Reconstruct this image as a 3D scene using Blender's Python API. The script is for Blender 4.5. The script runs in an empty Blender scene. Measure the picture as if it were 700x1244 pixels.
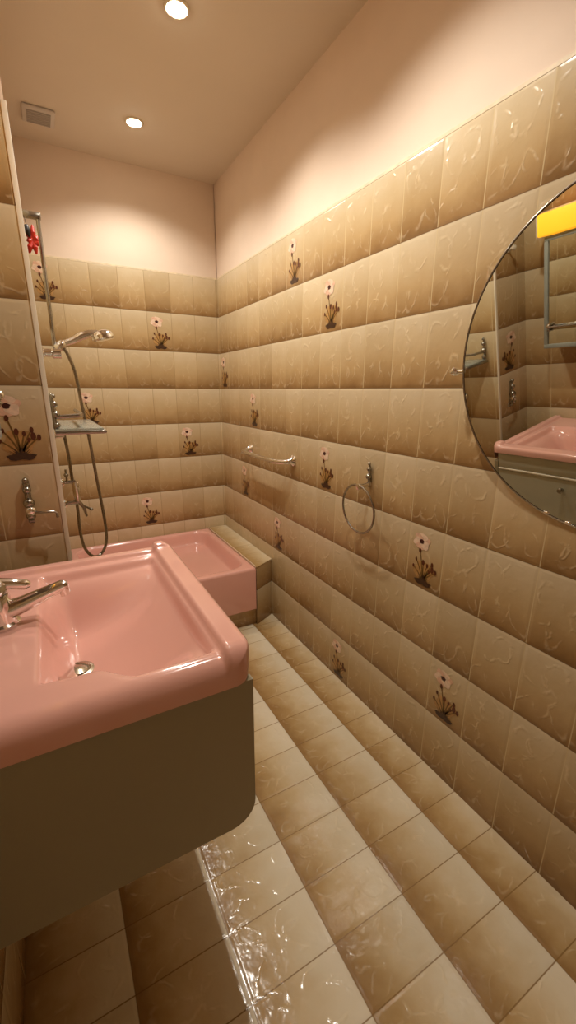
import bpy, bmesh, math, random
from mathutils import Vector, Matrix
random.seed(7)
PI = math.pi
scene = bpy.context.scene
col = scene.collection

# ------------------------------------------------------------------ room numbers (metres)
TH, TW = 0.22, 0.149            # wall tile height / width
ZT = 9 * TH                     # top of the tiling
ZC = 2.49                       # ceiling
XL = -1.26                      # left wall
XA = -1.035                     # left wall of the bathing alcove
YJ = -1.37                      # return wall between the two
YR = -3.45                      # wall behind the camera

def srgb(r, g, b):
    def f(c):
        c /= 255.0
        return c / 12.92 if c <= 0.04045 else ((c + 0.055) / 1.055) ** 2.4
    return (f(r), f(g), f(b), 1.0)

# ------------------------------------------------------------------ materials
class NT:
    def __init__(self, name):
        self.m = bpy.data.materials.new(name); self.m.use_nodes = True
        self.t = self.m.node_tree; self.n = self.t.nodes; self.l = self.t.links
        self.b = self.n['Principled BSDF']
    def new(self, typ, **kw):
        nd = self.n.new(typ)
        for k, v in kw.items(): setattr(nd, k, v)
        return nd
    def put(self, sock, v):
        if hasattr(v, 'is_linked') or isinstance(v, bpy.types.NodeSocket): self.l.new(v, sock)
        else: sock.default_value = v
    def math(self, op, a, b=0.0, c=0.0, clamp=False):
        nd = self.new('ShaderNodeMath', operation=op); nd.use_clamp = clamp
        for i, v in enumerate((a, b, c)): self.put(nd.inputs[i], v)
        return nd.outputs[0]
    def sstep(self, v, lo, hi, a=0.0, b=1.0):
        nd = self.new('ShaderNodeMapRange', interpolation_type='SMOOTHSTEP')
        self.put(nd.inputs['Value'], v)
        nd.inputs['From Min'].default_value = lo; nd.inputs['From Max'].default_value = hi
        nd.inputs['To Min'].default_value = a; nd.inputs['To Max'].default_value = b
        return nd.outputs['Result']
    def mix(self, f, a, b, blend='MIX'):
        nd = self.new('ShaderNodeMix', data_type='RGBA', blend_type=blend)
        self.put(nd.inputs[0], f); self.put(nd.inputs[6], a); self.put(nd.inputs[7], b)
        return nd.outputs[2]
    def ramp(self, f, stops):
        nd = self.new('ShaderNodeValToRGB'); e = nd.color_ramp.elements
        while len(e) < len(stops): e.new(0.5)
        for x, (p, c) in zip(e, stops): x.position = p; x.color = c
        self.put(nd.inputs[0], f)
        return nd.outputs[0]

def simple(name, rgb, rough=0.5, metal=0.0, noise=0.0, nscale=20, bump=0.0, spec=0.5, coat=0.0):
    k = NT(name); b = k.b
    c = srgb(*rgb)
    b.inputs['Roughness'].default_value = rough; b.inputs['Metallic'].default_value = metal
    b.inputs['Specular IOR Level'].default_value = spec
    b.inputs['Coat Weight'].default_value = coat; b.inputs['Coat Roughness'].default_value = 0.06
    tc = k.new('ShaderNodeTexCoord'); nz = k.new('ShaderNodeTexNoise')
    nz.inputs['Scale'].default_value = nscale; nz.inputs['Detail'].default_value = 4
    k.l.new(tc.outputs['Object'], nz.inputs['Vector'])
    f = k.sstep(nz.outputs[0], 0.3, 0.7, 1 - noise, 1 + noise)
    vm = k.new('ShaderNodeVectorMath', operation='SCALE'); vm.inputs[0].default_value = c[:3]
    k.l.new(f, vm.inputs['Scale']); k.l.new(vm.outputs[0], b.inputs['Base Color'])
    if bump:
        bp = k.new('ShaderNodeBump'); bp.inputs['Strength'].default_value = bump; bp.inputs['Distance'].default_value = 0.002
        k.l.new(nz.outputs[0], bp.inputs['Height']); k.l.new(bp.outputs[0], b.inputs['Normal'])
    return k.m

def emit(name, rgb, strength, edge=None):
    k = NT(name); b = k.b
    b.inputs['Base Color'].default_value = srgb(*rgb)
    b.inputs['Emission Color'].default_value = srgb(*rgb)
    b.inputs['Emission Strength'].default_value = strength
    return k.m

def tile_mat(name, uax, vax, w, h, u0, v0, stops, grout, rough=0.2, relief=1.0, wob=0.014, rotate=False, cloud=0.12, vgrout=0.5):
    """glazed tile: colour runs along v in every tile, embossed petals, joints"""
    k = NT(name); b = k.b
    geo = k.new('ShaderNodeNewGeometry'); sp = k.new('ShaderNodeSeparateXYZ')
    k.l.new(geo.outputs['Position'], sp.inputs[0])
    U = k.math('DIVIDE', k.math('SUBTRACT', sp.outputs[uax], u0), w)
    V = k.math('DIVIDE', k.math('SUBTRACT', sp.outputs[vax], v0), h)
    fu, fv = k.math('FRACT', U), k.math('FRACT', V)
    iu, iv = k.math('FLOOR', U), k.math('FLOOR', V)
    cid = k.new('ShaderNodeCombineXYZ'); k.l.new(iu, cid.inputs[0]); k.l.new(iv, cid.inputs[1])
    wn = k.new('ShaderNodeTexWhiteNoise', noise_dimensions='3D'); k.l.new(cid.outputs[0], wn.inputs['Vector'])
    rnd = wn.outputs['Value']
    n1 = k.new('ShaderNodeTexNoise'); n1.inputs['Scale'].default_value = 14; n1.inputs['Detail'].default_value = 3
    k.l.new(geo.outputs['Position'], n1.inputs['Vector'])
    n2 = k.new('ShaderNodeTexNoise'); n2.inputs['Scale'].default_value = 38; n2.inputs['Detail'].default_value = 2
    k.l.new(geo.outputs['Position'], n2.inputs['Vector'])
    n3 = k.new('ShaderNodeTexNoise'); n3.inputs['Scale'].default_value = 17; n3.inputs['Detail'].default_value = 1
    vo = k.new('ShaderNodeVectorMath', operation='ADD'); k.l.new(geo.outputs['Position'], vo.inputs[0]); vo.inputs[1].default_value = (7.3, 3.1, 5.7)
    k.l.new(vo.outputs[0], n3.inputs['Vector'])
    # gradient, cloudy
    g = k.math('ADD', fv, k.math('MULTIPLY', k.math('SUBTRACT', n1.outputs[0], 0.5), cloud * 2.2))
    g = k.math('ADD', g, k.math('MULTIPLY', k.math('SUBTRACT', rnd, 0.5), 0.10), clamp=True)
    colr = k.ramp(g, stops)
    br = k.math('ADD', 0.95, k.math('MULTIPLY', rnd, 0.10))
    vm = k.new('ShaderNodeVectorMath', operation='SCALE'); k.l.new(colr, vm.inputs[0]); k.l.new(br, vm.inputs['Scale'])
    colr = vm.outputs[0]
    # tile-local metric coordinates
    mu = w if w < h else w; lx = k.math('MULTIPLY', k.math('SUBTRACT', fu, 0.5), w)
    ly = k.math('MULTIPLY', k.math('SUBTRACT', fv, 0.5), h)
    if rotate: lx, ly = ly, lx
    wx = k.math('ADD', lx, k.math('MULTIPLY', k.math('SUBTRACT', n1.outputs[0], 0.5), 0.045))
    wy = k.math('ADD', ly, k.math('MULTIPLY', k.math('SUBTRACT', n3.outputs[0], 0.5), 0.045))
    ridge = None
    for (cx, cy, rx, ry, a) in ((-0.012, 0.055, 0.030, 0.040, 0.5), (0.034, 0.040, 0.026, 0.044, -0.5), (0.004, -0.035, 0.022, 0.055, 0.25), (-0.042, -0.055, 0.018, 0.042, -0.5), (0.045, -0.060, 0.020, 0.036, 0.7)):
        ca, sa = math.cos(a), math.sin(a)
        dx = k.math('SUBTRACT', wx, cx); dy = k.math('SUBTRACT', wy, cy)
        ex = k.math('DIVIDE', k.math('ADD', k.math('MULTIPLY', dx, ca), k.math('MULTIPLY', dy, sa)), rx)
        ey = k.math('DIVIDE', k.math('SUBTRACT', k.math('MULTIPLY', dy, ca), k.math('MULTIPLY', dx, sa)), ry)
        d = k.math('SQRT', k.math('ADD', k.math('MULTIPLY', ex, ex), k.math('MULTIPLY', ey, ey)))
        d = k.math('ABSOLUTE', k.math('SUBTRACT', d, 1.0))
        r = k.sstep(d, 0.0, 0.22, 1.0, 0.0)
        ridge = r if ridge is None else k.math('MAXIMUM', ridge, r)
    brk = k.math('MULTIPLY', k.sstep(n2.outputs[0], 0.36, 0.60), k.sstep(n3.outputs[0], 0.42, 0.60))
    ridge = k.math('MULTIPLY', ridge, brk)
    # joints
    eu = k.math('MULTIPLY', k.math('MINIMUM', fu, k.math('SUBTRACT', 1.0, fu)), w)
    ev = k.math('MULTIPLY', k.math('MINIMUM', fv, k.math('SUBTRACT', 1.0, fv)), h)
    ju = k.sstep(eu, 0.0007, 0.0020, 1.0, 0.0); jv = k.sstep(ev, 0.0007, 0.0020, 1.0, 0.0)
    colr = k.mix(k.math('MULTIPLY', ridge, 0.24 * relief), colr, srgb(238, 220, 185))  # highlights along the embossed petal lines painted into the colour
    if isinstance(vgrout, tuple): gu, gcol = vgrout
    else: gu, gcol = vgrout, grout
    colr = k.mix(k.math('MULTIPLY', ju, gu), colr, gcol)
    colr = k.mix(k.math('MULTIPLY', jv, 0.8), colr, grout)
    k.l.new(colr, b.inputs['Base Color'])
    # height
    e = k.math('MINIMUM', eu, ev)
    pil = k.sstep(e, 0.0, 0.010, 0.0, 1.0)
    hgt = k.math('ADD', k.math('MULTIPLY', pil, 0.0006), k.math('MULTIPLY', ridge, 0.0007 * relief))
    hgt = k.math('ADD', hgt, k.math('MULTIPLY', n1.outputs[0], wob * 0.1))
    hgt = k.math('ADD', hgt, k.math('MULTIPLY', n2.outputs[0], wob * 0.03))
    bp = k.new('ShaderNodeBump'); bp.inputs['Strength'].default_value = 1.0; bp.inputs['Distance'].default_value = 1.0
    k.l.new(hgt, bp.inputs['Height']); k.l.new(bp.outputs[0], b.inputs['Normal'])
    b.inputs['Roughness'].default_value = rough
    return k.m

WALL_STOPS = [(0.0, srgb(136, 103, 63)), (0.10, srgb(156, 122, 78)), (0.38, srgb(186, 157, 112)), (0.75, srgb(202, 180, 142)), (1.0, srgb(212, 195, 163))]
FLOOR_STOPS = [(0.0, srgb(152, 117, 72)), (0.2, srgb(177, 146, 98)), (0.5, srgb(203, 180, 141)), (0.8, srgb(216, 202, 173)), (1.0, srgb(220, 208, 184))]
GR_D = srgb(112, 82, 48); GR_L = srgb(214, 194, 152)
M = {}
C0 = -1.798      # a vertical joint on the right wall
M['tile_right'] = tile_mat('tile_right_wall', 1, 2, TW, TH, C0, 0.0, WALL_STOPS, GR_D, vgrout=(0.75, GR_L))
M['tile_back'] = tile_mat('tile_back_wall', 0, 2, 0.146, TH, -0.011, 0.0, WALL_STOPS, GR_D, vgrout=(0.6, srgb(150, 122, 80)), relief=0.7)
M['tile_return'] = tile_mat('tile_return_wall', 0, 2, TW, TH, -1.199, 0.0, WALL_STOPS, GR_D, vgrout=(0.6, GR_L))
M['tile_ledge'] = tile_mat('tile_ledge', 1, 0, 0.146, 0.22, -0.02, -0.16, FLOOR_STOPS, srgb(150, 122, 82))
M['tile_floor'] = tile_mat('tile_floor', 1, 0, 0.1419, 0.2226, -1.8172, -0.1517, FLOOR_STOPS, srgb(132, 100, 58), rough=0.15, relief=0.8, wob=0.018, rotate=False, cloud=0.2, vgrout=(0.85, srgb(132, 100, 58)))
M['paint'] = simple('wall_paint', (232, 212, 192), 0.75, noise=0.02, nscale=6, bump=0.15)
M['ceil'] = simple('ceiling_paint', (226, 214, 198), 0.8, noise=0.015, nscale=3)
M['pink'] = simple('pink_enamel', (228, 172, 157), 0.12, noise=0.01, nscale=4, coat=0.6)
M['pink_tub'] = simple('pink_tub_enamel', (224, 166, 150), 0.16, noise=0.01, nscale=4, coat=0.4)
M['olive'] = simple('olive_lacquer', (156, 146, 118), 0.42, noise=0.02, nscale=3)
M['olive_lit'] = simple('olive_lacquer_lit', (186, 181, 160), 0.38, noise=0.02, nscale=3)  # same olive, lightened to stand in for light missing on the front
M['dark'] = simple('shadow_gap', (40, 30, 22), 0.8)
M['chrome'] = simple('chrome', (236, 234, 230), 0.10, metal=1.0)
M['chrome_dull'] = simple('aged_chrome', (164, 160, 151), 0.24, metal=1.0, noise=0.1, nscale=60)
M['hose'] = simple('hose_metal', (150, 140, 122), 0.32, metal=1.0, noise=0.25, nscale=300)
M['white'] = simple('white_plastic', (226, 214, 192), 0.45)
M['caulk'] = simple('caulk', (226, 208, 176), 0.5, noise=0.08, nscale=40)
M['mirror'] = simple('mirror_silver', (214, 214, 206), 0.015, metal=1.0)
M['rim'] = simple('mirror_edge', (70, 58, 44), 0.3, metal=0.6, noise=0.2, nscale=80)
M['grey_frame'] = simple('grey_frame', (140, 142, 132), 0.35)
M['vent'] = simple('vent_plastic', (214, 206, 198), 0.5)
M['vent_dark'] = simple('vent_grille', (178, 170, 162), 0.6)
M['bulb'] = emit('bulb_glow', (255, 244, 222), 60)
M['lampshade'] = emit('yellow_lampshade', (255, 178, 40), 1.3)
M['red'] = simple('red_plastic', (190, 44, 26), 0.4)
M['black'] = simple('black_plastic', (24, 18, 16), 0.4)
M['petal'] = simple('petal_print', (232, 204, 178), 0.3, noise=0.1, nscale=90)
M['petal_edge'] = simple('petal_edge_print', (222, 180, 152), 0.3, noise=0.1, nscale=90)
M['wash'] = simple('leaf_wash_print', (176, 134, 80), 0.3, noise=0.15, nscale=60)
M['seed'] = simple('flower_heart_print', (66, 26, 22), 0.3)
M['stem'] = simple('stem_print', (112, 82, 34), 0.3, noise=0.15, nscale=120)
M['bud'] = simple('bud_print', (92, 44, 22), 0.3)
M['soil'] = simple('leaf_clump_print', (64, 40, 24), 0.3, noise=0.2, nscale=120)
M['drain'] = simple('drain_metal', (196, 186, 166), 0.22, metal=0.9)
def glass():
    k = NT('shelf_glass'); b = k.b
    b.inputs['Base Color'].default_value = srgb(214, 214, 200); b.inputs['Roughness'].default_value = 0.25
    b.inputs['Transmission Weight'].default_value = 0.75; b.inputs['IOR'].default_value = 1.3
    return k.m
M['glass'] = glass()

# ------------------------------------------------------------------ mesh builder
class MB:
    def __init__(self): self.v = []; self.f = []; self.mi = []; self.mats = []
    def mat(self, m):
        if m not in self.mats: self.mats.append(m)
        return self.mats.index(m)
    def add(self, vs, fs, m):
        o = len(self.v); i = self.mat(m)
        self.v += [tuple(x) for x in vs]
        for f in fs: self.f.append(tuple(o + q for q in f)); self.mi.append(i)
    def box(self, x0, x1, y0, y1, z0, z1, m, bev=0.0, seg=2):
        bm = bmesh.new()
        bmesh.ops.create_cube(bm, size=1)
        for v in bm.verts:
            v.co = Vector(((x0 + x1) / 2 + v.co.x * (x1 - x0), (y0 + y1) / 2 + v.co.y * (y1 - y0), (z0 + z1) / 2 + v.co.z * (z1 - z0)))
        if bev: bmesh.ops.bevel(bm, geom=bm.edges[:] , offset=bev, segments=seg, affect='EDGES', profile=0.5)
        bm.verts.index_update()
        self.add([v.co[:] for v in bm.verts], [[v.index for v in f.verts] for f in bm.faces], m); bm.free()
    def tube(self, pts, r, m, n=12, cap=True):
        pts = [Vector(p) for p in pts]; rs = r if isinstance(r, (list, tuple)) else [r] * len(pts)
        t0 = (pts[1] - pts[0]).normalized()
        up = Vector((0, 0, 1)) if abs(t0.z) < 0.9 else Vector((1, 0, 0))
        nrm = (up - t0 * up.dot(t0)).normalized()
        vs = []; 
        for i, p in enumerate(pts):
            t = (pts[min(i + 1, len(pts) - 1)] - pts[max(i - 1, 0)]).normalized()
            nrm = (nrm - t * nrm.dot(t)).normalized(); bn = t.cross(nrm)
            for j in range(n):
                a = 2 * PI * j / n
                vs.append(p + (nrm * math.cos(a) + bn * math.sin(a)) * rs[i])
        fs = []
        for i in range(len(pts) - 1):
            for j in range(n):
                fs.append((i * n + j, i * n + (j + 1) % n, (i + 1) * n + (j + 1) % n, (i + 1) * n + j))
        if cap:
            fs.append(tuple(range(n))[::-1]); fs.append(tuple((len(pts) - 1) * n + j for j in range(n)))
        self.add(vs, fs, m)
    def lathe(self, base, axis, prof, m, n=24):
        """prof: list of (distance along axis, radius)"""
        base = Vector(base); ax = Vector(axis).normalized()
        pts = [base + ax * d for d, r in prof]
        up = Vector((0, 0, 1)) if abs(ax.z) < 0.9 else Vector((1, 0, 0))
        a1 = (up - ax * up.dot(ax)).normalized(); a2 = ax.cross(a1)
        vs = []; fs = []
        for (d, r), p in zip(prof, pts):
            for j in range(n):
                a = 2 * PI * j / n; vs.append(p + (a1 * math.cos(a) + a2 * math.sin(a)) * max(r, 1e-5))
        for i in range(len(prof) - 1):
            for j in range(n):
                fs.append((i * n + j, i * n + (j + 1) % n, (i + 1) * n + (j + 1) % n, (i + 1) * n + j))
        fs.append(tuple(range(n))[::-1]); fs.append(tuple((len(prof) - 1) * n + j for j in range(n)))
        self.add(vs, fs, m)
    def ball(self, c, r, m, sx=1, sy=1, sz=1, n=16):
        vs = []; fs = []; k = n // 2
        for i in range(k + 1):
            th = PI * i / k
            for j in range(n):
                a = 2 * PI * j / n
                vs.append((c[0] + r * sx * math.sin(th) * math.cos(a), c[1] + r * sy * math.sin(th) * math.sin(a), c[2] + r * sz * math.cos(th)))
        for i in range(k):
            for j in range(n):
                fs.append((i * n + j, (i + 1) * n + j, (i + 1) * n + (j + 1) % n, i * n + (j + 1) % n))
        self.add(vs, fs, m)
    def torus(self, c, R, r, axis, m, n=64, k=12):
        ax = Vector(axis).normalized(); up = Vector((0, 0, 1)) if abs(ax.z) < 0.9 else Vector((1, 0, 0))
        a1 = (up - ax * up.dot(ax)).normalized(); a2 = ax.cross(a1); c = Vector(c)
        vs = []; fs = []
        for i in range(n):
            a = 2 * PI * i / n; d = a1 * math.cos(a) + a2 * math.sin(a)
            for j in range(k):
                q = 2 * PI * j / k; vs.append(c + d * (R + r * math.cos(q)) + ax * r * math.sin(q))
        for i in range(n):
            for j in range(k):
                fs.append((i * k + j, ((i + 1) % n) * k + j, ((i + 1) % n) * k + (j + 1) % k, i * k + (j + 1) % k))
        self.add(vs, fs, m)
    def prism(self, poly, f0, f1, m):
        """poly: list of 2D points; f0/f1 turn a 2D point into a 3D point on each end"""
        n = len(poly)
        vs = [f0(p) for p in poly] + [f1(p) for p in poly]
        fs = [tuple(range(n))[::-1], tuple(range(n, 2 * n))] + [(i, (i + 1) % n, n + (i + 1) % n, n + i) for i in range(n)]
        self.add(vs, fs, m)
    def build(self, name, parent=None, smooth=35, origin=None):
        me = bpy.data.meshes.new(name)
        o = Vector(origin) if origin else Vector((0, 0, 0))
        me.from_pydata([(v[0] - o.x, v[1] - o.y, v[2] - o.z) for v in self.v], [], self.f)
        for m in self.mats: me.materials.append(m)
        for p, i in zip(me.polygons, self.mi): p.material_index = i
        bm = bmesh.new(); bm.from_mesh(me); bmesh.ops.recalc_face_normals(bm, faces=bm.faces[:]); bm.to_mesh(me); bm.free()
        if smooth:
            me.shade_smooth(); me.set_sharp_from_angle(angle=math.radians(smooth))
        ob = bpy.data.objects.new(name, me); col.objects.link(ob)
        if parent is not None:
            ob.parent = parent; ob.location = o - parent.location
        else: ob.location = o
        return ob

def tag(o, label=None, cat=None, group=None, kind=None):
    if label: o['label'] = label
    if cat: o['category'] = cat
    if group: o['group'] = group
    if kind: o['kind'] = kind
    return o
def thing(name, label, cat, loc, group=None):
    o = bpy.data.objects.new(name, None); col.objects.link(o); o.location = loc
    o.empty_display_size = 0.05
    return tag(o, label, cat, group)
def struct(name, mb, smooth=0):
    o = mb.build(name, smooth=smooth); o['kind'] = 'structure'; return o

def arc(c, r, a0, a1, n):
    return [(c[0] + r * math.cos(a0 + (a1 - a0) * i / n), c[1] + r * math.sin(a0 + (a1 - a0) * i / n)) for i in range(n + 1)]

# ------------------------------------------------------------------ shell
TK = 0.1
def wall_x(name, x, y0, y1, tile, side, th=TK):
    """wall in a plane of constant x; room is at side*x direction; tile to ZT then paint"""
    b = MB(); xo = x - side * th
    b.box(min(x, xo), max(x, xo), y0, y1, 0, ZT, tile)
    b.box(min(x - side * 0.004, xo), max(x - side * 0.004, xo), y0, y1, ZT, ZC, M['paint'])
    return struct(name, b)
def wall_y(name, y, x0, x1, tile, side, th=TK):
    b = MB(); yo = y - side * th
    b.box(x0, x1, min(y, yo), max(y, yo), 0, ZT, tile)
    b.box(x0, x1, min(y - side * 0.004, yo), max(y - side * 0.004, yo), ZT, ZC, M['paint'])
    return struct(name, b)
b = MB(); b.box(XL - TK, TK, YR - TK, TK, -0.08, 0, M['tile_floor']); struct('floor', b)
b = MB(); b.box(XL - TK, TK, YR - TK, TK, ZC, ZC + 0.08, M['ceil']); struct('ceiling', b)
wr = wall_x('wall_right', 0.0, YR, TK, M['tile_right'], -1)
wb = wall_y('wall_back', 0.0, XA, 0.0, M['tile_back'], -1)
wl = wall_x('wall_left', XL, YR, YJ, M['tile_right'], 1)
# return wall and the alcove's own left wall: one block of masonry with two faces
b = MB()
b.box(XL - TK, XA - 0.01, YJ, YJ + 0.06, 0, ZT, M['tile_return'])
b.box(XL - TK, XA - 0.01, YJ + 0.004, YJ + 0.06, ZT, ZC, M['paint'])
wj = struct('wall_return', b)
b = MB()
b.box(XL - TK, XA, YJ + 0.06, TK, 0, ZT, M['tile_right'])
b.box(XA - 0.01, XA, YJ + 0.0035, YJ + 0.06, 0, ZT, M['tile_right'])
b.box(XL - TK, XA - 0.004, YJ + 0.06, TK, ZT, ZC, M['paint'])
wa = struct('wall_alcove', b)
b = MB(); b.box(XL - TK, TK, YR - TK, YR, 0, ZC, M['paint']); struct('wall_front', b)
# white corner profile on the edge of the return wall
b = MB()
b.box(XA - 0.012, XA + 0.0005, YJ - 0.003, YJ + 0.003, 0.0, ZT, M['white'], 0.001)
struct('trim_1', b, 35)
# caulk on the top edge of the tiling
b = MB(); b.box(-0.0008, 0.003, YR, 0, ZT - 0.003, ZT + 0.006, M['caulk']); struct('trim_2', b)
b = MB(); b.box(XA, -0.001, -0.0008, 0.003, ZT - 0.003, ZT + 0.006, M['caulk']); struct('trim_3', b)

# ------------------------------------------------------------------ printed poppies
def poppy_mesh():
    """u to the right, v up, in metres from tile centre -> list of (layer, polygon, material)"""
    rnd = random.Random(3); out = []
    cx, cy = -0.018, 0.055
    for i in range(6):
        a = 2 * PI * i / 6 + 0.3
        px, py = cx + 0.019 * math.cos(a), cy + 0.015 * math.sin(a)
        poly = []
        for j in range(16):
            q = 2 * PI * j / 16; rr = 0.0175 * (1 + 0.16 * math.sin(3 * q + i))
            poly.append((px + rr * math.cos(q) * 1.05, py + rr * math.sin(q) * 0.85))
        out.append((1 + i * 0.15, poly, 'petal' if i % 2 else 'petal_edge'))
    out.append((2.2, [(cx + 0.010 * math.cos(q) * (1 + .2 * math.sin(5 * q)), cy + 0.008 * math.sin(q)) for q in [2 * PI * j / 18 for j in range(18)]], 'seed'))
    bx, by = 0.0, -0.088
    out.append((0.5, [(0.0 + 0.040 * math.cos(q) * (1 + .18 * math.sin(4 * q)), -0.048 + 0.040 * math.sin(q) * (1 + .15 * math.sin(3 * q))) for q in [2 * PI * j / 30 for j in range(30)]], 'wash'))
    def ribbon(pts, w0, w1, mat, lay):
        L = []; R = []
        for i, p in enumerate(pts):
            a = pts[max(i - 1, 0)]; c = pts[min(i + 1, len(pts) - 1)]
            dx, dy = c[0] - a[0], c[1] - a[1]; d = math.hypot(dx, dy)
            w = w0 + (w1 - w0) * i / (len(pts) - 1)
            L.append((p[0] - dy / d * w, p[1] + dx / d * w)); R.append((p[0] + dy / d * w, p[1] - dx / d * w))
        out.append((lay, L + R[::-1], mat))
    for (ex, ey, bud) in ((-0.022, 0.022, .0052), (-0.036, -0.012, .0042), (-0.004, -0.016, .0058), (0.014, -0.022, .0045), (0.034, -0.012, .0050), (0.036, -0.030, .0066), (0.050, -0.034, .0052), (-0.046, -0.040, .004), (0.024, -0.040, .004)):
        pts = [(bx + (ex * 0.5) * t + ex * 0.5 * t * t, by + (ey - by) * t) for t in [i / 7 for i in range(8)]]
        ribbon(pts, 0.0030, 0.0017, 'stem', 1.2)
        out.append((2.4, [(ex + bud * 1.05 * math.cos(q), ey + bud * 1.7 * math.sin(q)) for q in [2 * PI * j / 12 for j in range(12)]], 'bud'))
    for i in range(16):
        a = PI * (0.04 + 0.92 * i / 15); L = 0.020 + 0.020 * rnd.random()
        tip = (bx + math.cos(a) * L * 1.15, by + math.sin(a) * L * 0.9); s = 0.005
        out.append((1.5 + i * 0.03, [(bx - s * math.sin(a), by + s * math.cos(a) * .4), (bx + s * math.sin(a), by - s * math.cos(a) * .4), tip], 'soil' if i % 3 else 'stem'))
    out.append((2.6, [(bx + 0.036 * math.cos(q) * (1 + .12 * math.sin(7 * q)), by + 0.001 + 0.0105 * math.sin(q) * (1 + .25 * math.sin(5 * q))) for q in [2 * PI * j / 24 for j in range(24)]], 'soil'))
    return out
POP = poppy_mesh()
def poppy(wall, fn):
    b = MB()
    for lay, poly, mat in POP:
        b.add([fn(u, v, 0.0005 + 0.0003 * lay) for u, v in poly], [tuple(range(len(poly)))], M[mat])
    o = b.build('poppy_motif', parent=wall, smooth=0)
    return o
def cellY(y): return C0 + (math.floor((y - C0) / TW) + 0.5) * TW
def cellX(x, x0, w): return x0 + (math.floor((x - x0) / w) + 0.5) * w
for row, y in ((0, -1.00), (1, -1.27), (2, -0.14), (3, -0.50), (4, -1.21), (5, -0.34), (6, -0.78), (5, -1.82), (8, -1.41), (7, -1.97)):
    yc = cellY(y); zc = ZT - (row + 0.5) * TH
    poppy(wr, lambda u, v, d, yc=yc, zc=zc: (-d, yc - u, zc + v))
for row, x in ((0, -0.95), (1, -0.37), (3, -0.80), (4, -0.22), (6, -0.52)):
    xc = cellX(x, -0.011, 0.146); zc = ZT - (row + 0.5) * TH
    poppy(wb, lambda u, v, d, xc=xc, zc=zc: (xc + u, -d, zc + v))
poppy(wj, lambda u, v, d: (-1.199 + TW / 2 + u, YJ - d, ZT - 3.5 * TH + v))

# ------------------------------------------------------------------ moulded basins (washbasin, tub)
def sm(x, a, b):
    t = min(1, max(0, (x - a) / (b - a))); return t * t * (3 - 2 * t)
def basin(x0, x1, y0, y1, nx, ny, R, hfun, zb, mat, inset=0.0, redge=0.025, ynear=None, zbf=None, cap=True):
    """R: dict of corner radii keyed (sx,sy); hfun(x,y) -> z before the edge is rounded over"""
    b = MB(); xc, yc = (x0 + x1) / 2, (y0 + y1) / 2
    def mapc(x, y):
        sx = 1 if x > xc else -1; sy = 1 if y > yc else -1; r = R.get((sx, sy), 0)
        if r:
            cx = (x1 - r) if sx > 0 else (x0 + r); cy = (y1 - r) if sy > 0 else (y0 + r)
            p = (x - cx) / r * sx; q = (y - cy) / r * sy
            if p > 0 and q > 0:
                x, y = cx + sx * r * p * math.sqrt(1 - q * q / 2), cy + sy * r * q * math.sqrt(1 - p * p / 2)
        return x, y
    def edge(x, y):
        sx = 1 if x > xc else -1; sy = 1 if y > yc else -1; r = R.get((sx, sy), 0)
        dx = (x1 - x) if sx > 0 else (x - x0); dy = (y1 - y) if sy > 0 else (y - y0)
        if r and dx < r and dy < r: return r - math.hypot(r - dx, r - dy)
        return min(dx, dy)
    def ease(i, n):      # denser at the borders
        t = i / n; return t * 0.6 + 0.4 * (0.5 - 0.5 * math.cos(PI * t))
    vs = []; 
    for j in range(ny + 1):
        for i in range(nx + 1):
            x, y = mapc(x0 + (x1 - x0) * ease(i, nx), y0 + (y1 - y0) * ease(j, ny))
            z = hfun(x, y); e = edge(x, y)
            def drop(e, r):
                q = max(0, r - e); return r - math.sqrt(max(0, r * r - q * q))
            dd = drop(e, redge)
            if ynear: dd = max(dd, drop(max(y - y0, e), ynear))
            z -= dd
            vs.append((x, y, z))
    W = nx + 1
    fs = [(j * W + i, j * W + i + 1, (j + 1) * W + i + 1, (j + 1) * W + i) for j in range(ny) for i in range(nx)]
    loop = [i for i in range(W)] + [j * W + nx for j in range(1, ny + 1)] + [ny * W + i for i in range(nx - 1, -1, -1)] + [j * W for j in range(ny - 1, 0, -1)]
    o = len(vs); n = len(loop)
    for k in loop:
        x, y, z = vs[k]; d = inset
        vs.append((x + (d if x < x0 + 1e-4 else -d if x > x1 - 1e-4 else 0), y + (d if y < y0 + 1e-4 else -d if y > y1 - 1e-4 else 0), zbf(x, y) if zbf else zb))
    for k in range(n):
        fs.append((loop[k], loop[(k + 1) % n], o + (k + 1) % n, o + k))
    if cap: fs.append(tuple(o + k for k in range(n)))
    b.add(vs, fs, mat)
    return b

# ---- pink washbasin top
SX0, SX1, SY0, SY1 = XL + 0.002, -0.761, -2.169, -1.520
ZS = 0.833
def sq(x, a, b):
    t = min(1, max(0, (x - a) / (b - a))); return t * t * t * (t * (6 * t - 15) + 10)
def sink_h(x, y):
    a = SX1 - x; n = y - SY0; f = SY1 - y
    z = ZS
    z += 0.016 * sm(a, 0.062, 0.046)                                 # front ridge
    z += 0.012 * sm(f, 0.046, 0.032) * sm(a, 0.0, 0.03)              # far ridge
    near = 0.092 - 0.050 * sm(x, -1.035, -0.965)
    dl = x + 1.125; dr = SX1 - 0.064 - x; dn = n - near; df = f - 0.062
    w = sq(dl, 0.0, 0.078) * (1 - (1 - min(1, max(0, dr / 0.30))) ** 2.2) * sq(dn, -0.02, 0.13) * sq(df, -0.01, 0.16)
    z -= 0.118 * w
    t = sm(dl, 0.0, 0.02) * sm(dr, -0.002, 0.014) * sm(dn, 0.0, 0.022) * sm(df, 0.0, 0.022)
    return z - 0.018 * t
def skirt(x, y): return 0.775 + 0.043 * sm(x, SX1 - 0.03, SX1 - 0.001) * sm(y, SY0 + 0.004, SY0 + 0.03)
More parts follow.
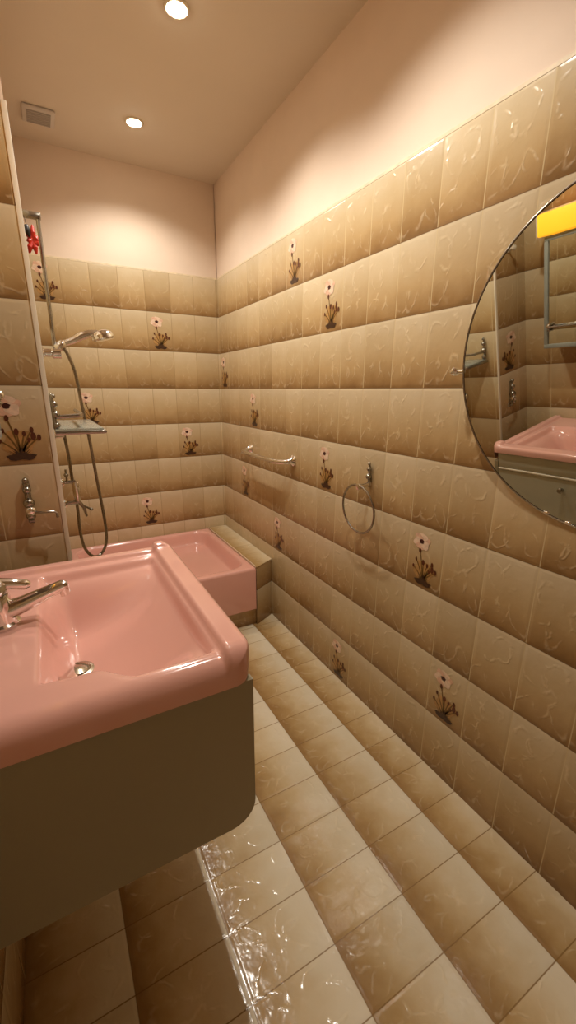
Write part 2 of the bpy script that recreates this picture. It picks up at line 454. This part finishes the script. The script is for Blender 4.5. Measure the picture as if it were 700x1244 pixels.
wbn = thing('washbasin', 'glossy pink moulded washbasin top with raised rim, resting on the olive wall-hung cabinet', 'washbasin', (-1.0, -1.84, 0.775))
basin(SX0, SX1, SY0, SY1, 130, 150, {(1, -1): 0.045, (1, 1): 0.03}, sink_h, 0.775, M['pink'], 0.0, 0.014, ynear=0.040, zbf=skirt, cap=False).build('basin', wbn, smooth=60)
DX, DY = -1.060, -1.868
DZ = sink_h(DX, DY)
b = MB(); b.lathe((DX, DY, DZ - 0.004), (0, 0, 1), [(0, 0.034), (0.007, 0.033), (0.009, 0.026), (0.006, 0.024), (0.006, 0.0)], M['drain'])
dr = b.build('drain', wbn)
b = MB(); b.lathe((DX, DY, DZ + 0.001), (0.12, 0, 1), [(0, 0.019), (0.004, 0.019), (0.0065, 0.012), (0.007, 0.0)], M['drain'])
b.build('plug', wbn)

# ---- cabinet under it
cab = thing('vanity_cabinet', 'olive beige wall-hung vanity cabinet with rounded bottom edge under the pink washbasin', 'cabinet', (-1.0, -1.8, 0.385))
CX1, CY0, CY1, CZ0, CZ1 = -0.766, -2.163, -1.530, 0.423, 0.7745
CB = XL + 0.002
b = MB(); r = 0.055
prof = [(CB, CZ0), ] + arc((CX1 - r, CZ0 + r), r, -PI / 2, 0, 10) + [(CX1, CZ1), (CB, CZ1)]
b.prism(prof, lambda p: (p[0], CY0, p[1]), lambda p: (p[0], CY0 + 0.018, p[1]), M['olive'])
s1 = b.build('side_panel', cab, smooth=30)
b = MB()
b.prism(prof, lambda p: (p[0], CY1 - 0.018, p[1]), lambda p: (p[0], CY1, p[1]), M['olive'])
b.build('side_panel', cab, smooth=30)
ci = CX1 - 0.020
b = MB(); b.box(CB, ci, CY0 + 0.0185, CY1 - 0.0185, CZ0 + 0.004, CZ0 + 0.020, M['olive']); b.build('bottom_panel', cab, smooth=0)
b = MB(); b.box(CB, CB + 0.012, CY0 + 0.0185, CY1 - 0.0185, CZ0 + 0.021, CZ1 - 0.002, M['olive']); b.build('back_panel', cab, smooth=0)
b = MB(); b.box(CX1 - 0.012, CX1 - 0.001, CY0 + 0.020, CY1 - 0.020, 0.747, 0.816, M['olive_lit'], 0.003); b.build('fascia', cab)
b = MB(); b.box(CX1 - 0.012, CX1 + 0.002, CY0 + 0.020, CY1 - 0.020, 0.735, 0.745, M['white'], 0.003); b.build('grip_rail', cab)
ya, yb, yk = CY0 + 0.020, CY1 - 0.020, -1.845
b = MB()
pr = [(ci, CZ0 + 0.022), (ci + 0.006, CZ0 + 0.022), (CX1 - 0.001, CZ0 + r), (CX1 - 0.001, 0.733), (ci, 0.733)]
b.prism(pr, lambda p: (p[0], ya, p[1]), lambda p: (p[0], yb, p[1]), M['olive_lit'])
d = b.build('flap_door', cab, smooth=20)
b = MB(); b.lathe((CX1 - 0.002, yk, 0.690), (1, 0, 0), [(0, 0.006), (0.010, 0.006), (0.012, 0.012), (0.020, 0.013), (0.024, 0.009), (0.025, 0)], M['chrome_dull'])
k = b.build('knob', cab); k.parent = d; k.location = k.location - d.location

# ---- mixer tap on the basin
fx, fy, fz = -1.188, -1.822, ZS + 0.001
tap = thing('basin_mixer_tap', 'chrome single-lever mixer tap with a long spout on the pink washbasin', 'faucet', (fx, fy, fz))
b = MB()
b.lathe((fx, fy, fz), (0, 0, 1), [(0, 0.036), (0.006, 0.036), (0.010, 0.030), (0.030, 0.027), (0.062, 0.025), (0.070, 0.022)], M['chrome'], 28)
b.build('body', tap)
b = MB()
P = [(fx + 0.005, fy, fz + 0.026), (fx + 0.045, fy, fz + 0.037), (fx + 0.09, fy, fz + 0.052), (fx + 0.122, fy, fz + 0.062), (fx + 0.132, fy, fz + 0.062)]
b.tube(P, [0.022, 0.018, 0.0145, 0.013, 0.008], M['chrome'], 16)
sp = b.build('spout', tap)
b = MB(); b.lathe((fx + 0.122, fy, fz + 0.062), (0.15, 0, -1), [(0, 0.0115), (0.018, 0.0115), (0.022, 0.0105), (0.0222, 0)], M['chrome'], 18)
k = b.build('aerator', tap); k.parent = sp; k.location = k.location - sp.location
b = MB()
b.lathe((fx, fy, fz + 0.071), (0, 0, 1), [(0, 0.022), (0.010, 0.027), (0.022, 0.025), (0.030, 0.016), (0.034, 0.0)], M['chrome'], 24)
b.tube([(fx, fy, fz + 0.092), (fx + 0.03, fy, fz + 0.087), (fx + 0.055, fy, fz + 0.080), (fx + 0.064, fy, fz + 0.078)], [0.014, 0.0115, 0.011, 0.005], M['chrome'], 14)
b.build('lever', tap)

# ------------------------------------------------------------------ tub, ledge
TX0, TX1, TY0, TY1, ZB = XA + 0.002, -0.133, -0.815, -0.002, 0.361
tubt = thing('bathtub', 'pink enamel hip bathtub with moulded seat in the alcove by the tiled ledge', 'bathtub', ((TX0 + TX1) / 2, -0.4, 0.10))
def tub_h(x, y):
    dx0 = x - TX0 - 0.035; dx1 = TX1 - 0.034 - x; dy0 = y - TY0 - 0.040; dy1 = TY1 - 0.030 - y
    R = 0.10
    qx = min(dx0, dx1); qy = min(dy0, dy1)
    e = min(qx, qy) if (qx > R or qy > R) else R - math.hypot(R - qx, R - qy)
    z = ZB - 0.083 * sm(e, 0.0, 0.045)
    z -= 0.14 * sm(x, -0.62, -0.72) * sm(e, 0.02, 0.11)
    return z
basin(TX0, TX1, TY0, TY1, 110, 100, {(1, -1): 0.012}, tub_h, 0.105, M['pink_tub'], 0.004, 0.016).build('tub_shell', tubt, smooth=60)
b = MB(); b.lathe((-0.86, -0.40, tub_h(-0.86, -0.40) - 0.002), (0, 0, 1), [(0, 0.03), (0.006, 0.029), (0.007, 0.0)], M['drain']); b.build('drain', tubt)
led = thing('tub_ledge', 'beige tiled ledge and plinth between the pink bathtub and the right wall', 'ledge', (-0.07, -0.4, 0))
b = MB()
pl = [(-0.130, -0.003), (-0.002, -0.003), (-0.002, -0.738), (-0.130, -0.808)]
b.prism(pl, lambda p: (p[0], p[1], 0.0005), lambda p: (p[0], p[1], 0.352), M['tile_back'])
b.build('ledge_base', led, smooth=0)
pt = [(-0.131, -0.003), (-0.002, -0.003), (-0.002, -0.741), (-0.131, -0.812)]
b = MB(); b.prism(pt, lambda p: (p[0], p[1], 0.353), lambda p: (p[0], p[1], 0.3625), M['tile_ledge']); b.build('ledge_top', led, smooth=0)
b = MB(); b.box(-0.1335, -0.1305, -0.80, -0.004, 0.352, 0.3645, M['caulk'], 0.001); b.build('sealant', led)
b = MB(); b.box(TX0, -0.132, -0.79, -0.004, 0.0005, 0.1035, M['tile_back']); b.build('plinth', led, smooth=0)

# ------------------------------------------------------------------ right wall fittings
# grab rail
gr = thing('grab_rail', 'short chrome grab rail with curved ends on the right wall above the tub ledge', 'grab rail', (-0.03, -0.73, 0.97))
b = MB(); zg = 0.975; pts = []
y0, y1 = -0.475, -0.985
for t in range(9): 
    a = PI / 2 * t / 8; pts.append((-0.004 - 0.061 * math.sin(a), y0 + 0.0 - 0.03 * (1 - math.cos(a)), zg - 0.012 * math.sin(a)))
for t in range(1, 8): pts.append((-0.065, y0 - 0.03 + (y1 + 0.12 - (y0 - 0.03)) * t / 8, zg - 0.012))
for t in range(13):
    a = PI / 2 * t / 12; pts.append((-0.004 - 0.061 * math.cos(a), y1 + 0.12 - 0.12 * math.sin(a), zg - 0.012 * math.cos(a)))
b.tube(pts, 0.0125, M['chrome'], 14); b.build('rail', gr)
for y in (y0, y1):
    b = MB(); b.lathe((-0.001, y, zg), (-1, 0, 0), [(0, 0.028), (0.006, 0.027), (0.014, 0.018), (0.026, 0.013)], M['chrome'], 20); b.build('flange', gr)
# towel ring
ry, rz = -1.575, 0.958
tr = thing('towel_ring', 'chrome towel ring hanging from an ornate bracket on the right wall', 'towel ring', (-0.02, ry, 0.86))
def ornate(b, c, out, mat, s=1.0):
    """turned back plate standing on a wall: c centre, out the wall normal"""
    ox, oy = out
    for (dz, rr, ln) in ((0.052, 0.0065, 0.012), (0.030, 0.009, 0.014), (0.0, 0.012, 0.018), (-0.030, 0.010, 0.014)):
        b.ball((c[0] + ox * 0.010 * s, c[1] + oy * 0.010 * s, c[2] + dz * s), rr * s, mat)
    b.lathe((c[0] + ox * 0.006, c[1] + oy * 0.006, c[2] - 0.042 * s), (0, 0, 1), [(0, 0.004 * s), (0.012 * s, 0.009 * s), (0.03 * s, 0.0055 * s), (0.042 * s, 0.010 * s), (0.06 * s, 0.005 * s), (0.072 * s, 0.0075 * s), (0.086 * s, 0.004 * s), (0.1 * s, 0.002 * s)], mat, 14)
b = MB(); ornate(b, (-0.002, ry, 0.998), (-1, 0), M['chrome_dull'], 0.95); b.build('bracket_plate', tr)
b = MB(); b.lathe((-0.004, ry, rz + 0.012), (-1, 0, -0.1), [(0, 0.010), (0.02, 0.008), (0.040, 0.008), (0.046, 0.012), (0.058, 0.012), (0.062, 0.0)], M['chrome'], 16); b.build('bracket_arm', tr)
b = MB(); b.torus((-0.052, ry + 0.004, rz - 0.083), 0.094, 0.0042, (1, 0.0, 0.06), M['chrome_dull'], 72, 10); b.build('ring', tr)

# round tilted mirror
T = 0.1409
mc = Vector((-0.055, -2.31, 1.375)); upv = Vector((-math.sin(T), 0, math.cos(T))); nv = Vector((-math.cos(T), 0, -math.sin(T)))
mc = mc + Vector((0, -0.036, 0)) + upv * -0.014; MR = 0.358
mir = thing('round_mirror', 'large round tilting mirror with a thin dark edge on the right wall', 'mirror', mc[:])
n = 128
def disk(c, r): return [c + (upv * math.cos(2 * PI * i / n) + Vector((0, 1, 0)) * math.sin(2 * PI * i / n)) * r for i in range(n)]
b = MB(); b.add(disk(mc + nv * 0.0012, MR - 0.003) , [tuple(range(n))], M['mirror']); g = b.build('mirror_glass', mir, smooth=0)
b = MB()
rings = [disk(mc + nv * 0.0010, MR - 0.003), disk(mc + nv * 0.0020, MR), disk(mc + nv * -0.010, MR + 0.001), disk(mc + nv * -0.011, MR - 0.02)]
vs = [p for rg in rings for p in rg]; fs = []
for k in range(3):
    for i in range(n): fs.append((k * n + i, k * n + (i + 1) % n, (k + 1) * n + (i + 1) % n, (k + 1) * n + i))
fs.append(tuple(3 * n + i for i in range(n)))
b.add(vs, fs, M['rim']); b.build('mirror_backing', mir, smooth=30)
b = MB(); b.torus(mc + nv * 0.0015, MR + 0.0005, 0.002, nv, M['chrome_dull'], 128, 8); b.build('edge_ring', mir)
for s in (1, -1):
    yk = mc.y + s * (MR + 0.026); zk = 1.362
    b = MB()
    b.lathe((-0.001, yk, zk), (-1, 0, 0), [(0, 0.014), (0.005, 0.013), (0.010, 0.007), (0.046, 0.0065), (0.050, 0.011), (0.062, 0.011), (0.068, 0.006), (0.069, 0)], M['chrome'], 18)
    b.tube([(-0.056, yk, zk), (-0.056, yk - s * 0.028, zk)], 0.0055, M['chrome'], 10)
    b.build('pivot', mir)
for k in range(5):
    a = PI + (-0.30 + 0.15 * k); c = mc + (upv * math.cos(a) + Vector((0, 1, 0)) * math.sin(a)) * (MR - 0.002) + nv * 0.002
    b = MB(); b.ball(c[:], 0.0055, M['chrome'], 0.5, 1.4, 0.8); b.build('clip', mir)

# ------------------------------------------------------------------ alcove shower fittings on XA
ys = -0.80
X = XA
bar = thing('shower_rail', 'thin chrome shower slide rail on the alcove wall behind the white corner trim', 'shower rail', (X, ys, 1.454))
b = MB(); b.tube([(X + 0.053, -0.800, 1.918), (X + 0.051, -0.800, 1.454)], 0.0072, M['chrome_dull'], 12); b.build('rail', bar)
b = MB(); b.box(X + 0.001, X + 0.064, ys - 0.014, ys + 0.014, 1.907, 1.927, M['chrome_dull'], 0.004); b.build('bracket', bar)
b = MB(); b.lathe((X + 0.001, ys, 1.448), (1, 0, 0), [(0, 0.024), (0.007, 0.024), (0.012, 0.015), (0.036, 0.015), (0.041, 0.021), (0.069, 0.021), (0.071, 0)], M['chrome'], 18); b.build('bracket', bar)
b = MB(); b.lathe((X + 0.055, ys, 1.464), (0.75, 0, 0.55), [(0, 0.014), (0.012, 0.018), (0.034, 0.017), (0.040, 0.013)], M['chrome'], 18); b.build('holder', bar)
hs = thing('hand_shower', 'chrome hand shower with flexible hose resting in the slide rail holder', 'hand shower', (X + 0.09, ys, 1.484))
b = MB()
b.tube([(X + 0.0875, -0.800, 1.4865), (X + 0.117, -0.800, 1.497), (X + 0.149, -0.800, 1.515), (X + 0.180, -0.800, 1.527), (X + 0.209, -0.800, 1.531), (X + 0.224, -0.800, 1.527)], [0.012, 0.013, 0.0155, 0.0145, 0.013, 0.014], M['chrome'], 14); b.build('handle', hs)
b = MB(); b.lathe((X + 0.228, -0.800, 1.538), (0.25, 0, -1), [(-0.007, 0.012), (0.000, 0.031), (0.012, 0.043), (0.026, 0.045), (0.033, 0.039), (0.034, 0)], M['chrome'], 24); b.build('spray_head', hs)
def catmull(pts, k=8):
    out = []
    P = [Vector(p) for p in pts]; P = [P[0]] + P + [P[-1]]
    for i in range(1, len(P) - 2):
        for t in range(k):
            u = t / k
            out.append(0.5 * ((2 * P[i]) + (-P[i - 1] + P[i + 1]) * u + (2 * P[i - 1] - 5 * P[i] + 4 * P[i + 1] - P[i + 2]) * u * u + (-P[i - 1] + 3 * P[i] - 3 * P[i + 1] + P[i + 2]) * u ** 3))
    out.append(P[-2]); return out
HP = [(X + 0.084, -0.800, 1.465), (X + 0.096, -0.800, 1.438), (X + 0.113, -0.800, 1.371), (X + 0.123, -0.800, 1.237), (X + 0.135, -0.800, 1.103), (X + 0.145, -0.800, 0.932), (X + 0.157, -0.800, 0.737), (X + 0.153, -0.800, 0.640), (X + 0.125, -0.800, 0.585), (X + 0.087, -0.830, 0.592), (X + 0.058, -0.830, 0.644), (X + 0.051, -0.830, 0.734), (X + 0.053, -0.830, 0.818), (X + 0.048, -0.830, 0.938), (X + 0.046, -0.830, 1.046), (X + 0.041, -0.830, 1.130)]
b = MB(); b.tube(catmull(HP), 0.0064, M['hose'], 10); b.build('hose', hs)
b = MB(); b.lathe((X + 0.001, HP[-1][1], HP[-1][2]), (1, 0, 0), [(0, 0.016), (0.006, 0.015), (0.010, 0.011), (0.040, 0.011), (0.044, 0)], M['chrome'], 16); b.build('wall_outlet', hs)
# mixer below
ym = -1.17
mx = thing('bath_mixer', 'small chrome two-handle bath mixer on the alcove wall where the shower hose ends', 'mixer tap', (X, ym, 0.95))
b = MB()
b.tube([(X + 0.044, ym, 1.000), (X + 0.046, ym, 0.975), (X + 0.046, ym, 0.93)], [0.010, 0.013, 0.010], M['chrome'], 14)
b.tube([(X + 0.001, ym, 1.000), (X + 0.046, ym, 1.000)], 0.006, M['chrome_dull'], 10)
b.tube([(X + 0.001, ym, 0.925), (X + 0.046, ym, 0.925)], 0.007, M['chrome_dull'], 10)
b.build('body', mx)
for z in (1.0, 0.925):
    b = MB(); b.lathe((X - 0.0005, ym, z), (1, 0, 0), [(0, 0.016), (0.006, 0.015), (0.012, 0.008)], M['chrome'], 16); b.build('flange', mx)
b = MB(); b.tube([(X + 0.046, ym, 0.93), (X + 0.062, ym, 0.905), (X + 0.068, ym, 0.87)], [0.007, 0.006, 0.004], M['chrome_dull'], 10); b.build('spout', mx)
b = MB(); b.ball((X + 0.020, ym - 0.004, 1.026), 0.008, M['chrome_dull']); b.tube([(X + 0.02, ym - .004, 1.0), (X + 0.02, ym - .004, 1.045)], 0.0035, M['chrome_dull'], 8); b.build('handle', mx)
b = MB(); b.tube([(X + 0.062, ym, 0.91), (X + 0.085, ym, 0.895)], 0.004, M['chrome_dull'], 8); b.ball((X + 0.086, ym, 0.894), 0.006, M['chrome_dull']); b.build('handle', mx)
# glass shelf
gs = thing('glass_shelf', 'glass shelf with chrome gallery rail on the alcove wall below the hand shower', 'shelf', (X, -1.09, 1.19))
b = MB(); b.box(X + 0.004, X + 0.142, -1.315, -0.86, 1.183, 1.193, M['glass'], 0.003); b.build('shelf_plate', gs)
b = MB(); b.tube([(X + 0.006, -1.305, 1.226), (X + 0.006, -1.305, 1.228), (X + 0.075, -1.305, 1.232), (X + 0.088, -1.26, 1.232), (X + 0.088, -0.90, 1.232)], 0.006, M['chrome_dull'], 10); b.build('gallery_rail', gs)
b = MB(); b.tube([(X + 0.004, -1.317, 1.181), (X + 0.145, -1.317, 1.181), (X + 0.145, -0.87, 1.181)], 0.006, M['chrome_dull'], 10); b.build('edge_rail', gs)
for y in (-1.305, -0.90):
    b = MB(); ornate(b, (X + 0.001, y, 1.235), (1, 0), M['chrome_dull'], 1.05); b.build('bracket', gs)
# red ornament
yo = -0.86
ro = thing('hanging_ornament', 'small red and black ornament hanging beside the shower slide rail', 'ornament', (X + 0.02, yo, 1.82))
b = MB(); c = (X + 0.026, 1.818)
for i in range(7):
    a = 0.5 + 2 * PI * i / 7; L = 0.030 + 0.014 * ((i * 5) % 3) / 2
    b.tube([(c[0], yo, c[1]), (c[0] + 0.45 * L * math.cos(a), yo - 0.004, c[1] + 0.6 * L * math.sin(a)), (c[0] + 0.62 * L * math.cos(a), yo, c[1] + 1.15 * L * math.sin(a))], [0.007, 0.0095, 0.003], M['red'], 10)
b.build('red_charm', ro)
b = MB(); b.tube([(X + 0.012, yo - 0.012, 1.862), (X + 0.012, yo - 0.014, 1.845), (X + 0.018, yo - 0.012, 1.826)], [0.006, 0.011, 0.004], M['black'], 10); b.build('black_charm', ro)
b = MB(); b.tube([(X + 0.001, yo - 0.006, 1.892), (X + 0.010, yo - 0.010, 1.886), (X + 0.012, yo - 0.012, 1.860)], 0.0012, M['black'], 6); b.build('cord', ro)

# ------------------------------------------------------------------ return wall: swivel towel hook, knob
tk = thing('towel_hook', 'ornate aged chrome towel hook with a swivel arm on the tiled return wall', 'hook', (-1.126, YJ, 0.99))
b = MB(); ornate(b, (-1.126, YJ - 0.001, 0.988), (0, -1), M['chrome_dull'], 1.3); b.box(-1.134, -1.118, YJ - 0.006, YJ - 0.001, 0.925, 1.055, M['chrome_dull'], 0.003); b.build('back_plate', tk)
b = MB(); b.ball((-1.124, YJ - 0.018, 0.965), 0.016, M['chrome'])
b.build('boss', tk)
b = MB(); b.tube([(-1.124, YJ - 0.022, 0.963), (-1.10, YJ - 0.034, 0.962), (-1.066, YJ - 0.036, 0.961), (-1.058, YJ - 0.036, 0.955), (-1.057, YJ - 0.036, 0.942)], [0.0045, 0.0035, 0.0032, 0.0032, 0.0045], M['chrome_dull'], 10); b.build('arm', tk)
kb = thing('robe_hook', 'small white robe hook high on the return wall, seen in the round mirror', 'hook', (-1.14, YJ, 1.65))
b = MB(); b.lathe((-1.14, YJ - 0.001, 1.65), (0, -1, 0), [(0, 0.014), (0.004, 0.014), (0.008, 0.006), (0.022, 0.006), (0.026, 0.012), (0.034, 0.011), (0.038, 0)], M['white'], 18); b.build('peg', kb)

# ------------------------------------------------------------------ mirror cabinet and its lamp on the left wall
mcab = thing('mirror_cabinet', 'grey framed bathroom mirror cabinet with chrome rail above the washbasin on the left wall', 'cabinet', (-1.2, -1.80, 1.2))
fx1 = -1.150; ya, yb, za, zb_ = -2.12, -1.53, 1.195, 1.655
b = MB(); b.box(XL + 0.001, fx1 - 0.012, ya, yb, za, zb_, M['grey_frame'], 0.004); b.build('case', mcab)
b = MB()
for (p0, p1, q0, q1) in ((ya, yb, za, za + 0.018), (ya, yb, zb_ - 0.018, zb_), (ya, ya + 0.018, za + 0.018, zb_ - 0.018), (yb - 0.018, yb, za + 0.018, zb_ - 0.018)):
    b.box(fx1 - 0.012, fx1, p0, p1, q0, q1, M['grey_frame'], 0.002)
b.build('frame', mcab)
b = MB(); b.box(fx1 - 0.011, fx1 - 0.006, ya + 0.018, yb - 0.018, za + 0.018, zb_ - 0.018, M['mirror']); b.build('mirror_door', mcab)
b = MB(); b.tube([(fx1 + 0.012, ya + 0.03, 1.290), (fx1 + 0.012, yb - 0.028, 1.290)], 0.004, M['chrome_dull'], 8); b.build('towel_bar', mcab)
for y in (ya + 0.03, yb - 0.028):
    b = MB(); b.ball((fx1 + 0.010, y, 1.295), 0.011, M['chrome']); b.ball((fx1 + 0.006, y, 1.277), 0.008, M['chrome_dull']); b.build('bar_end', mcab)
lamp = thing('wall_lamp', 'long glowing yellow wall lamp over the mirror cabinet, seen in the round mirror', 'lamp', (-1.2, -1.80, 1.66))
b = MB(); b.box(XL + 0.001, -1.135, ya - 0.01, -1.507, 1.658, 1.745, M['lampshade'], 0.008); b.build('lamp_shade', lamp)
b = MB(); b.box(XL + 0.001, -1.14, -1.506, -1.501, 1.660, 1.743, M['white'], 0.002); b.build('end_cap', lamp)

# ------------------------------------------------------------------ ceiling
LIGHTS = [(-0.512, -1.095), (-0.522, -0.400), (-0.512, -1.80)]
LLAB = ['round recessed ceiling spotlight at the top of the picture, between washbasin and bathtub', 'round recessed ceiling spotlight over the bathtub, glowing white', 'round recessed ceiling spotlight directly above the pink washbasin']
for i, (x, y) in enumerate(LIGHTS):
    t = thing('ceiling_spotlight', LLAB[i], 'ceiling light', (x, y, ZC), 'recessed ceiling spotlights')
    b = MB(); b.lathe((x, y, ZC - 0.0005), (0, 0, -1), [(0, 0.042), (0.003, 0.041), (0.005, 0.035), (0.003, 0.029), (0.001, 0.028)], M['white'], 32); b.build('trim_ring', t)
    b = MB(); b.lathe((x, y, ZC - 0.003), (0, 0, -1), [(0, 0.027), (0.004, 0.026), (0.008, 0.016), (0.009, 0.0)], M['bulb'], 28); b.build('bulb', t)
    ld = bpy.data.lights.new('spot_lamp', 'SPOT'); ld.energy = (41, 26, 38)[i]; ld.color = (1.0, 0.945, 0.85)
    ld.spot_size = math.radians(138); ld.spot_blend = 0.6; ld.shadow_soft_size = 0.03
    lo = bpy.data.objects.new('spot_lamp', ld); col.objects.link(lo); lo.location = (0, 0, -0.02); lo.parent = t
vt = thing('ceiling_vent', 'square plastic extractor vent in the ceiling corner over the tub', 'vent', (-0.905, -0.245, ZC))
b = MB(); b.box(-0.970, -0.840, -0.312, -0.178, ZC - 0.014, ZC - 0.0005, M['vent'], 0.006); b.build('vent_frame', vt)
b = MB()
for k in range(7): b.box(-0.952, -0.858, -0.295 + k * 0.0148, -0.295 + k * 0.0148 + 0.010, ZC - 0.019, ZC - 0.013, M['vent_dark'], 0.002)
b.build('vent_grille', vt)

# ------------------------------------------------------------------ light
def area(name, loc, rot, size, sizey, e, colr):
    ld = bpy.data.lights.new(name, 'AREA'); ld.shape = 'RECTANGLE'; ld.size = size; ld.size_y = sizey; ld.energy = e; ld.color = colr
    o = bpy.data.objects.new(name, ld); col.objects.link(o); o.location = loc; o.rotation_euler = rot; return o
w = bpy.data.worlds.new('room_world'); scene.world = w; w.use_nodes = True
w.node_tree.nodes['Background'].inputs[0].default_value = (1.0, 0.85, 0.68, 1); w.node_tree.nodes['Background'].inputs[1].default_value = 0.0

# ------------------------------------------------------------------ camera
F, YAW, PITCH, ROLL = 513.81, 0.5112, 0.2788, 0.0055
cy_, sy_, cp, sp_ = math.cos(YAW), math.sin(YAW), math.cos(PITCH), math.sin(PITCH)
fwd = Vector((sy_ * cp, cy_ * cp, -sp_)); right = Vector((cy_, -sy_, 0)); upc = right.cross(fwd)
r2 = right * math.cos(ROLL) + upc * math.sin(ROLL); u2 = -right * math.sin(ROLL) + upc * math.cos(ROLL)
cd = bpy.data.cameras.new('camera'); cam = bpy.data.objects.new('camera', cd); col.objects.link(cam)
mtx = Matrix((r2, u2, -fwd)).transposed().to_4x4(); mtx.translation = (-1.0493, -2.802, 1.3089)
cam.matrix_world = mtx
cd.sensor_fit = 'HORIZONTAL'; cd.sensor_width = 36.0; cd.lens = 36.0 * F / 700.0; cd.clip_start = 0.02
scene.camera = cam
scene.view_settings.view_transform = 'Standard'
scene.view_settings.exposure = 0.0
